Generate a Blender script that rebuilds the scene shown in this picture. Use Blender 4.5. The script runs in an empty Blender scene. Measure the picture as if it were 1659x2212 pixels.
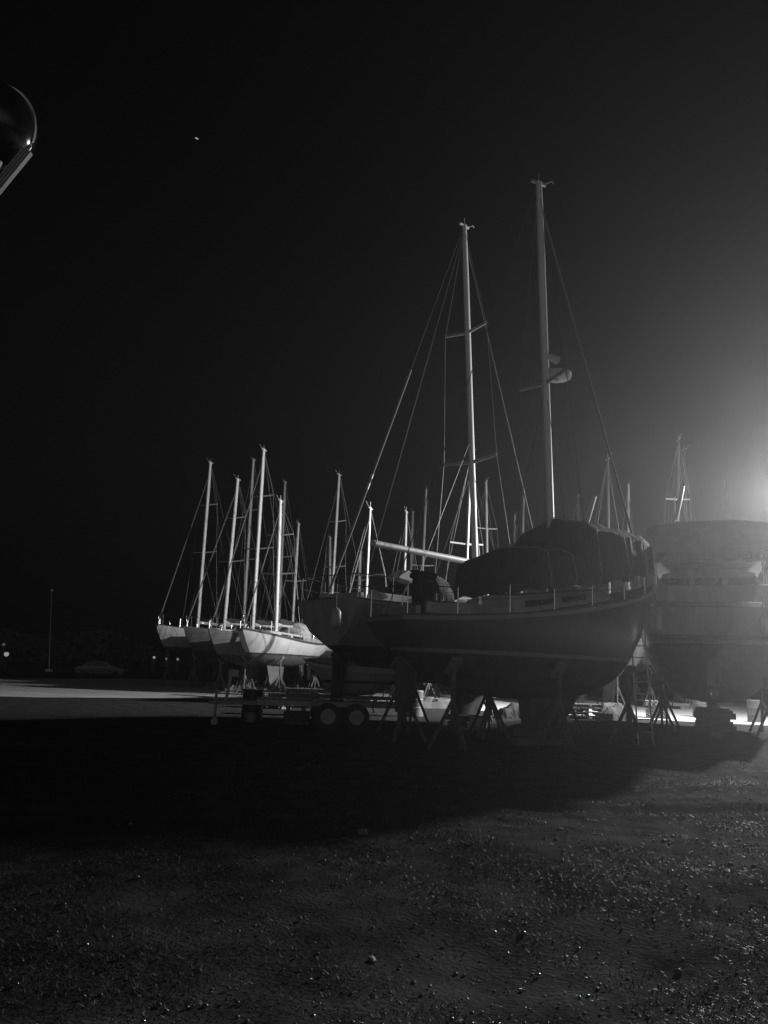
import bpy, math, random
from mathutils import Vector, Matrix
R = math.radians
rnd = random.Random(7)
SC = bpy.context.scene
COL = SC.collection

# ------------------------------------------------------------------ camera
PITCH, ROLL, F, EYE = R(11.41), R(2.1), 1700.0, 1.5
f_ = Vector((0, math.cos(PITCH), math.sin(PITCH)))
r0 = Vector((1, 0, 0)); u0 = Vector((0, -math.sin(PITCH), math.cos(PITCH)))
cr = math.cos(ROLL) * r0 + math.sin(ROLL) * u0
cu = -math.sin(ROLL) * r0 + math.cos(ROLL) * u0
cam_d = bpy.data.cameras.new('camera'); cam = bpy.data.objects.new('camera', cam_d); COL.objects.link(cam)
m = Matrix((cr, cu, -f_)).transposed().to_4x4(); m.translation = Vector((0, 0, EYE)); cam.matrix_world = m
cam_d.sensor_fit = 'HORIZONTAL'; cam_d.sensor_width = 36; cam_d.lens = 36 * F / 1659.0
cam_d.clip_start = 0.05; cam_d.clip_end = 3000
SC.camera = cam

# ------------------------------------------------------------------ sky, exposure
W = bpy.data.worlds.new('World'); SC.world = W; W.use_nodes = True
nt = W.node_tree; nt.nodes.clear()
sky = nt.nodes.new('ShaderNodeTexSky'); sky.sky_type = 'NISHITA'; sky.sun_disc = False
sky.sun_elevation = R(-3.0); sky.sun_rotation = R(190)   # last twilight behind the camera
bw = nt.nodes.new('ShaderNodeRGBToBW'); bg = nt.nodes.new('ShaderNodeBackground'); out = nt.nodes.new('ShaderNodeOutputWorld')
bg.inputs['Strength'].default_value = 0.02
nt.links.new(sky.outputs[0], bw.inputs[0]); nt.links.new(bw.outputs[0], bg.inputs['Color'])
# unseen fill glow added low in the sky to brighten hull sides facing the camera (direction -Y, near the horizon)
tc = nt.nodes.new('ShaderNodeTexCoord'); sx = nt.nodes.new('ShaderNodeSeparateXYZ'); nt.links.new(tc.outputs['Generated'], sx.inputs[0])
def mth(op, a, b):
    n = nt.nodes.new('ShaderNodeMath'); n.operation = op; n.use_clamp = False
    for i, v in enumerate((a, b)):
        if isinstance(v, (int, float)): n.inputs[i].default_value = v
        else: nt.links.new(v, n.inputs[i])
    return n.outputs[0]
back = mth('MAXIMUM', mth('MULTIPLY', sx.outputs['Y'], -1.0), 0.0)
low = mth('POWER', mth('SUBTRACT', 1.0, mth('ABSOLUTE', sx.outputs['Z'], 0.0)), 3.5)
bg2 = nt.nodes.new('ShaderNodeBackground'); nt.links.new(mth('MULTIPLY', mth('POWER', back, 1.5), low), bg2.inputs['Strength'])
BACK_FILL = 0.3; bg2.inputs['Color'].default_value = (BACK_FILL, BACK_FILL, BACK_FILL, 1)
ad = nt.nodes.new('ShaderNodeAddShader'); nt.links.new(bg.outputs[0], ad.inputs[0]); nt.links.new(bg2.outputs[0], ad.inputs[1]); nt.links.new(ad.outputs[0], out.inputs[0])
SC.view_settings.view_transform = 'Standard'; SC.view_settings.look = 'None'; SC.view_settings.gamma = 1
SC.view_settings.exposure = 0.0
SC.cycles.use_denoising = True
SC.cycles.max_bounces = 5; SC.cycles.diffuse_bounces = 3; SC.cycles.volume_bounces = 0
SC.cycles.sample_clamp_indirect = 3.0


# ------------------------------------------------------------------ pixel helpers (units: photograph shown at 1659 x 2212)
def ray(px, py): return f_ * F + cr * (px - 829.5) + cu * (1106 - py)
def at(px, py, Y):
    d = ray(px, py); t = Y / d.y; return Vector((0, 0, EYE)) + d * t
def gnd(px, py):
    d = ray(px, py); t = -EYE / d.z; p = Vector((0, 0, EYE)) + d * t; return p

LAMP = at(1765, 1054, 30)               # head of the yard floodlight, just outside the picture
OMNI = 9500.0
FRONT = 72000.0
FLOOD = 26000.0
HAZE = 0.0014

# ------------------------------------------------------------------ materials
MATS = {}
def mat(name, v, rough=0.6, metal=0.0, var=0.15, scale=3.0, bump=0.0, bscale=None, stretch=(1, 1, 1), coat=0.0, spec=0.5, v2=None, contrast=0.5):
    if name in MATS: return MATS[name]
    M = bpy.data.materials.new(name); M.use_nodes = True; t = M.node_tree; b = t.nodes['Principled BSDF']
    b.inputs['Roughness'].default_value = rough; b.inputs['Metallic'].default_value = metal
    b.inputs['Coat Weight'].default_value = coat; b.inputs['Specular IOR Level'].default_value = spec
    tc = t.nodes.new('ShaderNodeTexCoord'); mp = t.nodes.new('ShaderNodeMapping'); mp.inputs['Scale'].default_value = stretch
    t.links.new(tc.outputs['Object'], mp.inputs[0])
    n = t.nodes.new('ShaderNodeTexNoise'); n.inputs['Scale'].default_value = scale; n.inputs['Detail'].default_value = 6; n.inputs['Roughness'].default_value = 0.62
    t.links.new(mp.outputs[0], n.inputs['Vector'])
    rp = t.nodes.new('ShaderNodeValToRGB'); rp.color_ramp.elements[0].position = 0.5 - contrast * .5; rp.color_ramp.elements[1].position = 0.5 + contrast * .5
    lo = v * (1 - var); hi = v2 if v2 is not None else v * (1 + var)
    rp.color_ramp.elements[0].color = (lo, lo, lo, 1); rp.color_ramp.elements[1].color = (hi, hi, hi, 1)
    t.links.new(n.outputs['Fac'], rp.inputs[0]); t.links.new(rp.outputs[0], b.inputs['Base Color'])
    if bump:
        n2 = t.nodes.new('ShaderNodeTexNoise'); n2.inputs['Scale'].default_value = bscale or scale * 6; n2.inputs['Detail'].default_value = 5
        t.links.new(mp.outputs[0], n2.inputs['Vector'])
        bp = t.nodes.new('ShaderNodeBump'); bp.inputs['Strength'].default_value = min(1, bump); bp.inputs['Distance'].default_value = 0.05 * max(1, bump)
        t.links.new(n2.outputs['Fac'], bp.inputs['Height']); t.links.new(bp.outputs[0], b.inputs['Normal'])
    MATS[name] = M; return M
def emis(name, s):
    M = bpy.data.materials.new(name); M.use_nodes = True; t = M.node_tree; b = t.nodes['Principled BSDF']
    b.inputs['Base Color'].default_value = (.3, .3, .3, 1); b.inputs['Emission Color'].default_value = (1, 1, 1, 1); b.inputs['Emission Strength'].default_value = s
    return M
GEL = mat('white_gelcoat', .62, .32, var=.12, scale=1.6, coat=.3)
GEL2 = mat('aged_gelcoat', .42, .4, var=.38, scale=3.2, stretch=(1, 1, .3), coat=.2)
NAVY = mat('dark_topsides', .085, .35, var=.35, scale=3, stretch=(1, 1, .3), coat=.3)
ANTI = mat('antifouling', .05, .8, var=.6, scale=3.0, bump=.15, contrast=.25)
ANTI2 = mat('pale_antifouling', .13, .8, var=.4, scale=3.0, bump=.15)
STRIPE = mat('boot_stripe', .05, .4)
DECK = mat('deck_paint', .4, .65, var=.2, scale=5, bump=.1)
TEAK = mat('teak', .14, .7, var=.3, scale=6, stretch=(1, 8, 8))
ALU = mat('anodised_aluminium', .7, .5, metal=.1, var=.12, scale=3, stretch=(1, 1, .15))
ALU2 = mat('weathered_aluminium', .45, .5, metal=.2, var=.2, scale=3, stretch=(1, 1, .2))
STEEL = mat('stainless_steel', .7, .22, metal=1, var=.06, scale=8)
WIRE = mat('rigging_wire', .16, .5, metal=.3, var=.1, scale=20)
SAIL = mat('rolled_sailcloth', .13, .8, var=.2, scale=9, bump=.3)
CANVAS = mat('dark_canvas', .05, .85, var=.35, scale=3, bump=2.2, bscale=2.6, stretch=(1.6, 1, .7))
CANVASP = mat('pale_canvas', .5, .85, var=.15, scale=3, bump=.3, bscale=6)
GLASS = mat('tinted_window', .02, .08, var=.2, scale=2, coat=.5)
GALV = mat('galvanised_steel', .3, .45, metal=.5, var=.35, scale=12)
RUST = mat('rusty_painted_steel', .12, .75, var=.5, scale=10, bump=.2)
RUBBER = mat('tyre_rubber', .025, .75, var=.3, scale=14, bump=.3)
WOOD = mat('weathered_timber', .2, .85, var=.4, scale=5, stretch=(1, 7, 7), bump=.3)
DARKP = mat('dark_paint', .03, .35, var=.3, scale=6, coat=.3)
PLAST = mat('pale_plastic', .55, .4, var=.1, scale=5)
LEAF = mat('foliage', .025, .7, var=.5, scale=1.5)

# ------------------------------------------------------------------ mesh builder
class MB:
    def __init__(s): s.v = []; s.f = []; s.m = []; s.k = 0
    def add(s, vs, fs, k=None):
        o = len(s.v); s.v += [tuple(x) for x in vs]; s.f += [tuple(i + o for i in q) for q in fs]; s.m += [s.k if k is None else k] * len(fs); return s
    def box(s, c, d, rz=0, ry=0, rx=0, k=None):
        M = Matrix.Translation(c) @ Matrix.Rotation(rz, 4, 'Z') @ Matrix.Rotation(ry, 4, 'Y') @ Matrix.Rotation(rx, 4, 'X')
        vs = [M @ Vector((a * d[0] / 2, b * d[1] / 2, e * d[2] / 2)) for a in (-1, 1) for b in (-1, 1) for e in (-1, 1)]
        return s.add(vs, [(0, 1, 3, 2), (4, 6, 7, 5), (0, 4, 5, 1), (2, 3, 7, 6), (0, 2, 6, 4), (1, 5, 7, 3)], k)
    def bar(s, a, b, w, h=None, k=None):
        a = Vector(a); b = Vector(b); d = b - a; q = d.to_track_quat('X', 'Z'); h = h or w
        vs = [p + q @ Vector((0, y * w / 2, z * h / 2)) for p in (a, b) for y in (-1, 1) for z in (-1, 1)]
        return s.add(vs, [(0, 1, 3, 2), (4, 6, 7, 5), (0, 4, 5, 1), (2, 3, 7, 6), (0, 2, 6, 4), (1, 5, 7, 3)], k)
    def tube(s, pts, r, n=8, k=None, cap=True, flat=1.0):
        pts = [Vector(p) for p in pts]; rs = r if isinstance(r, (list, tuple)) else [r] * len(pts); rings = []
        for i, p in enumerate(pts):
            d = (pts[min(i + 1, len(pts) - 1)] - pts[max(i - 1, 0)]).normalized()
            ref = Vector((0, 0, 1)) if abs(d.z) < .9 else Vector((1, 0, 0))
            a = d.cross(ref).normalized(); b = d.cross(a)
            rings.append([p + (a * math.cos(2 * math.pi * j / n) * flat + b * math.sin(2 * math.pi * j / n)) * rs[i] for j in range(n)])
        return s.loft(rings, True, cap, cap, k)
    def loft(s, rings, closed=True, c0=False, c1=False, k=None):
        n = len(rings[0]); vs = [v for r in rings for v in r]; fs = []
        for i in range(len(rings) - 1):
            for j in range(n if closed else n - 1):
                a = i * n + j; b = i * n + (j + 1) % n; fs.append((a, b, b + n, a + n))
        if c0: fs.append(tuple(range(n - 1, -1, -1)))
        if c1: fs.append(tuple(range((len(rings) - 1) * n, len(rings) * n)))
        return s.add(vs, fs, k)
    def ball(s, c, r, n=12, mrings=8, sc=(1, 1, 1), k=None):
        rings = []
        for i in range(mrings + 1):
            th = math.pi * i / mrings; rr = max(1e-4, math.sin(th))
            rings.append([Vector((c[0] + r * sc[0] * rr * math.cos(2 * math.pi * j / n), c[1] + r * sc[1] * rr * math.sin(2 * math.pi * j / n), c[2] + r * sc[2] * math.cos(th))) for j in range(n)])
        return s.loft(rings, True, False, False, k)
    def build(s, name, ms, parent=None, smooth=True, bevel=0, angle=38):
        me = bpy.data.meshes.new(name); me.from_pydata(s.v, [], s.f); me.update()
        for x in (ms if isinstance(ms, (list, tuple)) else [ms]): me.materials.append(x)
        if len(me.materials) > 1: me.polygons.foreach_set('material_index', s.m)
        if smooth:
            me.polygons.foreach_set('use_smooth', [True] * len(me.polygons)); me.set_sharp_from_angle(angle=R(angle))
        o = bpy.data.objects.new(name, me); COL.objects.link(o)
        if parent: o.parent = parent
        if bevel:
            b = o.modifiers.new('bevel', 'BEVEL'); b.width = bevel; b.segments = 2; b.limit_method = 'ANGLE'
        return o
def tag(o, label=None, cat=None, group=None, kind=None):
    for a, b in (('label', label), ('category', cat), ('group', group), ('kind', kind)):
        if b: o[a] = b
    return o
def thing(name, loc, rz, label, cat, group=None):
    o = bpy.data.objects.new(name, None); COL.objects.link(o); o.location = loc; o.rotation_euler = (0, 0, rz)
    o.empty_display_size = .3
    return tag(o, label, cat, group)
def copy_tree(o, parent=None, kids=None):
    c = o.copy(); COL.objects.link(c); c.parent = parent
    for ch in list(o.children): copy_tree(ch, c)
    return c

# ------------------------------------------------------------------ ground
def gh(x, y):                            # small relief of the yard surface near the camera, with two shallow ruts
    import numpy as np
    h = 0
    for k in range(10):
        a = k * 2.39996; f = .55 * 1.33 ** k; ph = k * 1.7
        h = h + (.030 / (1.22 ** k)) * np.sin((x * math.cos(a) + y * math.sin(a)) * f + ph + 1.3 * np.sin(y * .7 * math.cos(a * 2) + x * .5 + k))
    for o in (0, 1.5):
        d = (y - 9.2 - o - .22 * x); h = h - .035 * np.exp(-(d / .16) ** 2) + .02 * np.exp(-((np.abs(d) - .3) / .12) ** 2)
    fade = np.clip((y - .8) / 1.0, 0, 1) * np.clip((17.5 - y) / 3.0, 0, 1) * np.clip((12 - np.abs(x)) / 2.0, 0, 1)
    return (h - .02) * fade
def ground():
    import numpy as np
    xs = np.concatenate([[-165, -80, -40, -20], np.arange(-12.5, 12.5, .085), [14, 20, 40, 80, 165]])
    ys = np.concatenate([[-18, -10, 0], np.arange(.8, 17.6, .085), [18.5, 20, 26, 40, 80, 120, 175]])
    X, Y = np.meshgrid(xs, ys); Z = gh(X, Y); Z = Z + (np.random.RandomState(9).rand(*Z.shape) - .5) * .012 * (np.abs(Z) > 1e-6)
    nx, ny = len(xs), len(ys); V = np.stack([X, Y, Z], -1).reshape(-1, 3).astype(np.float32)
    i = np.arange(nx - 1)[None, :] + np.arange(ny - 1)[:, None] * nx
    q = np.stack([i, i + 1, i + 1 + nx, i + nx], -1).reshape(-1).astype(np.int32); n = len(q) // 4
    me = bpy.data.meshes.new('ground'); me.vertices.add(len(V)); me.vertices.foreach_set('co', V.ravel())
    me.loops.add(n * 4); me.loops.foreach_set('vertex_index', q); me.polygons.add(n)
    me.polygons.foreach_set('loop_start', np.arange(0, n * 4, 4, dtype=np.int32)); me.polygons.foreach_set('loop_total', np.full(n, 4, dtype=np.int32))
    me.polygons.foreach_set('use_smooth', np.ones(n, dtype=bool)); me.update(); me.validate()
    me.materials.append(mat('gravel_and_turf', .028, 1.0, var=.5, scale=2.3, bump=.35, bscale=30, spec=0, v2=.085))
    o = bpy.data.objects.new('ground', me); COL.objects.link(o); tag(o, kind='structure')
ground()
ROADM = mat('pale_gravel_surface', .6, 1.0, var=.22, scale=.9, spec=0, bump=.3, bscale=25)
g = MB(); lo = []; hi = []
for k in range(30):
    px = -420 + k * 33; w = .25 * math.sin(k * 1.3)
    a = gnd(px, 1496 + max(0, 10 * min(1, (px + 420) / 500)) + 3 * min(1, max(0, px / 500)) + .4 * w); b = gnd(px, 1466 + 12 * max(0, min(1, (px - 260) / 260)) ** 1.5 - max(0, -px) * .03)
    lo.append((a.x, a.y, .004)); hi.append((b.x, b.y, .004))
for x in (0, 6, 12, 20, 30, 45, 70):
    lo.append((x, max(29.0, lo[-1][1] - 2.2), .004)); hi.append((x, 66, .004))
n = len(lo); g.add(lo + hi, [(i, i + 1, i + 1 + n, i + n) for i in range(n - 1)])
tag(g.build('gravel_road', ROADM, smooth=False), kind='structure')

# turf blades and wet stones near the camera
def turf():
    import numpy as np
    rs = np.random.RandomState(3); N = 260000
    u = rs.rand(N); y = 2.2 + 13.5 * u ** 1.5
    x = (rs.rand(N) - .5) * 2 * (y * .52 + .6)
    pn = np.sin(x * 1.3 + 2 * np.sin(y * .9)) + np.sin(y * 2.1 + 1.5 * np.sin(x * 1.7)) + .8 * np.sin(x * 4.3 + y * 3.1) + .7 * rs.randn(N)
    ok = pn > .1; x = x[ok]; y = y[ok]; N = len(x)
    a = rs.rand(N) * 6.283; h = .004 + .02 * rs.rand(N) ** 2; gz = gh(x, y)
    w = .0016 + .00035 * y; lx = (rs.rand(N) - .5) * .05; ly = (rs.rand(N) - .5) * .05
    V = np.zeros((N, 3, 3), dtype=np.float32)
    V[:, 0, 0] = x - np.cos(a) * w; V[:, 0, 1] = y - np.sin(a) * w
    V[:, 1, 0] = x + np.cos(a) * w; V[:, 1, 1] = y + np.sin(a) * w
    V[:, 2, 0] = x + lx; V[:, 2, 1] = y + ly; V[:, 2, 2] = h + gz; V[:, 0, 2] = gz; V[:, 1, 2] = gz
    me = bpy.data.meshes.new('grass'); me.vertices.add(N * 3); me.vertices.foreach_set('co', V.ravel())
    me.loops.add(N * 3); me.loops.foreach_set('vertex_index', np.arange(N * 3, dtype=np.int32))
    me.polygons.add(N); me.polygons.foreach_set('loop_start', np.arange(0, N * 3, 3, dtype=np.int32)); me.polygons.foreach_set('loop_total', np.full(N, 3, dtype=np.int32))
    me.update(); me.validate()
    me.materials.append(mat('grass_blade', .055, .6, var=.5, scale=2, spec=.2))
    o = bpy.data.objects.new('grass', me); COL.objects.link(o); tag(o, 'short rough turf lit from the right in the foreground', 'grass', kind='stuff')
turf()
g = MB(); rs = random.Random(11)
for i in range(5200):
    y = 2.4 + 14 * rs.random() ** 1.3; x = -2.5 + (y * .52 + 3.2) * rs.random() ** .75
    if rs.random() < .12: x = -y * .5 + rs.random() * y
    r = .004 + .008 * rs.random() ** 4 + .0005 * y + (.02 * rs.random() if rs.random() < .02 else 0)
    g.ball((x, y, float(gh(x, y)) + .003 + .012 * rs.random()), r, 6, 4, (1, 1, .6))
tag(g.build('wet_pebbles', mat('wet_stone', .1, .14, var=.5, scale=30, spec=1.0), angle=180), 'small wet pebbles glinting in the foreground turf', 'pebbles', kind='stuff')

def stone(px, py, r, label):
    p = gnd(px, py); b = MB(); b.ball((0, 0, r * .2), r, 7, 5, (1.1, .8, .6)); p.z = float(gh(p.x, p.y))
    b.v = [tuple(Vector(v) * (1 + .42 * (rs.random() - .5))) for v in b.v]
    o = b.build('stone', mat('pale_stone', .2, .8, var=.3, scale=20), None); o.location = p; o.rotation_euler.z = rs.random() * 6
    tag(o, label, 'stone', 'stones lying in the foreground turf')
stone(805, 2045, .03, 'pale stone lying in the dark turf at the bottom centre')
stone(783, 1800, .06, 'pale stone lying on the shadow edge left of centre')
stone(1595, 1808, .035, 'small glinting stone in the lit turf near the right edge')
stone(995, 2180, .03, 'small stone beside the bottom edge of the turf')

# ------------------------------------------------------------------ hull
def sprof(t, a, b, c): return a * (1 - t) * (1 - 2 * t) + 4 * b * t * (1 - t) + c * t * (2 * t - 1)
def beamp(t, tr):
    if t < .42: return tr + (1 - tr) * math.sin(math.pi / 2 * t / .42)
    return max(0.0, math.cos(math.pi / 2 * ((t - .42) / .58) ** 1.7)) ** .85
def hull_parts(root, aft, fore, zs, zwl, zk, B, tr=.7, mats=(GEL, STRIPE, ANTI), rake=.9, trake=.25, n=30, q=1.55, bottom_full=2.0, stripe=.08, rail=TEAK, rubrail=None):
    L = aft + fore
    def S(t): return sprof(t, *zs)
    def K(t):
        a = abs(2 * t - .96) / (1.04 if t > .48 else .96)
        return zk + (zwl + .04 - zk) * min(1, a) ** 2.6
    def pt(t, z, side, inset=0):
        s = S(t); k = K(t); z = max(z, k); u = (s - z) / (s - k); b = max(0, B / 2 * beamp(t, tr) - inset)
        w = b * max(0.0, 1 - u ** (bottom_full)) ** (1 / q)
        if t > .97: w = min(w, .03 + b)
        x = -aft + L * t - rake * (u ** 1.2) * max(0, (t - .55) / .45) ** 2 + trake * u * max(0, 1 - t / .25)
        return Vector((x, side * w, z))
    ts = [i / (n - 1) for i in range(n)]; ts = [t if t < .8 else .8 + .2 * (1 - (1 - (t - .8) / .2) ** 1.5) for t in ts]
    zf = lambda t: [S(t), S(t) - .09, (S(t) * .66 + zwl * .34), (S(t) * .33 + zwl * .67), zwl + stripe, zwl, zwl - .12, zwl - (zwl - zk) * .45, zwl - (zwl - zk) * .75, zwl - (zwl - zk) * .92, zk]
    rings = []
    for t in ts:
        z = zf(t); rings.append([pt(t, q_, 1) for q_ in z] + [pt(t, q_, -1) for q_ in reversed(z[:-1])])
    b = MB(); nn = len(rings[0]); o = [v for r in rings for v in r]; fs = []; ks = []
    mi = [0 if rubrail is None else 3, 0, 0, 0, 1, 2, 2, 2, 2, 2]; mi = mi + mi[::-1]
    for i in range(n - 1):
        for j in range(nn - 1): fs.append((i * nn + j, (i + 1) * nn + j, (i + 1) * nn + j + 1, i * nn + j + 1)); ks.append(mi[j])
    for j in range(nn // 2):
        fs.append((j, j + 1, nn - 2 - j, nn - 1 - j)); ks.append(mi[j])
    b.v = [tuple(v) for v in o]; b.f = fs; b.m = ks
    h = b.build('hull', list(mats) + ([rubrail] if rubrail else []), root, angle=50)
    d = MB(); rg = []
    for t in ts[:-1]:
        w = B / 2 * beamp(t, tr) - .03; z = S(t) - .04; x = -aft + L * t
        rg.append([Vector((x, w * c, z + .07 * (1 - c * c))) for c in (1, .6, .2, -.2, -.6, -1)])
    d.loft(rg, False); d.build('deck', DECK, root)
    for sd in (1, -1):
        tb = MB(); tb.tube([Vector((-aft + L * t, sd * (B / 2 * beamp(t, tr)), S(t) + .01)) for t in ts[::2] + [ts[-1]]], .022, 6)
        tb.build('toe_rail', rail, root)
    return S, lambda x: B / 2 * beamp((x + aft) / L, tr)
def coachroof(root, x0, x1, w0, w1, z0, z1, h0, h1, mt=GEL, win=True, name='coachroof'):
    b = MB(); rg = []; N = 10
    for i in range(N + 1):
        t = i / N; x = x0 + (x1 - x0) * t; w = (w0 + (w1 - w0) * t) / 2; z = z0 + (z1 - z0) * t; h = (h0 + (h1 - h0) * t)
        if i == N: h *= .15; x += .1
        rg.append([Vector((x, w * a, z + h * c)) for a, c in ((1, 0), (.93, .7), (.84, .93), (.5, 1.04), (0, 1.08), (-.5, 1.04), (-.84, .93), (-.93, .7), (-1, 0))])
    b.loft(rg, False, True, True); c = b.build(name, mt, root, angle=40)
    if win:
        for sd in (1, -1):
            for a, e in ((.12, .4), (.47, .72)):
                q = []
                for t in (a, e):
                    x = x0 + (x1 - x0) * t; w = (w0 + (w1 - w0) * t) / 2; z = z0 + (z1 - z0) * t; h = h0 + (h1 - h0) * t
                    for cc in (.28, .62): q.append(Vector((x, sd * (w * (1 - .1 * cc) + .004), z + h * cc)))
                q2 = [v + Vector((0, sd * .012, .002)) for v in q]
                wb = MB(); wb.add(q + q2, [(4, 5, 7, 6), (0, 2, 3, 1), (0, 4, 6, 2), (1, 3, 7, 5), (0, 1, 5, 4), (2, 6, 7, 3)]); wb.build('window', GLASS, c, smooth=False)
    return c

STAND = []
def make_stand():
    t = thing('boat_stand', (0, 0, 0), 0, 'x', 'boat stand')
    MB().tube([(0, 0, .35), (0, 0, 1.0)], .045, 8).build('post', RUST, t)
    for k in range(3):
        a = k * 2.094
        MB().tube([(math.cos(a) * .42, math.sin(a) * .42, .02), (0, 0, .62)], .034, 6).build('leg', RUST, t)
    p = MB(); p.box((0, 0, 1.02), (.3, .22, .05), ry=R(-35)); p.build('pad', WOOD, t, smooth=False)
    return t
def place_stand(loc, face, h, label, group):
    if not STAND: s = make_stand(); STAND.append(s)
    else: s = copy_tree(STAND[0])
    s.location = loc; s.rotation_euler = (0, 0, face); s.scale = (1.1, 1.1, h); tag(s, label, 'boat stand', group); return s
def blocks(root, xs, h, who):
    for x in xs:
        b = MB(); n = max(1, int(h / .16)); hh = h / n
        for i in range(n):
            b.box((0, (i % 2) * .03 - .015, hh * (i + .5)), (.22 if i % 2 else .9, .9 if i % 2 else .25, hh * .96))
        o = b.build('keel_block', WOOD, None, smooth=False, bevel=.01)
        o.location = root.matrix_world @ Vector((x, 0, 0)) if False else (Matrix.Translation(root.location) @ Matrix.Rotation(root.rotation_euler.z, 4, 'Z')) @ Vector((x, 0, 0))
        o.rotation_euler.z = root.rotation_euler.z
        tag(o, ('aft' if x == xs[0] else 'forward') + ' keel blocks under ' + who, 'timber block', 'timber blocks under ' + who)

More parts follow.
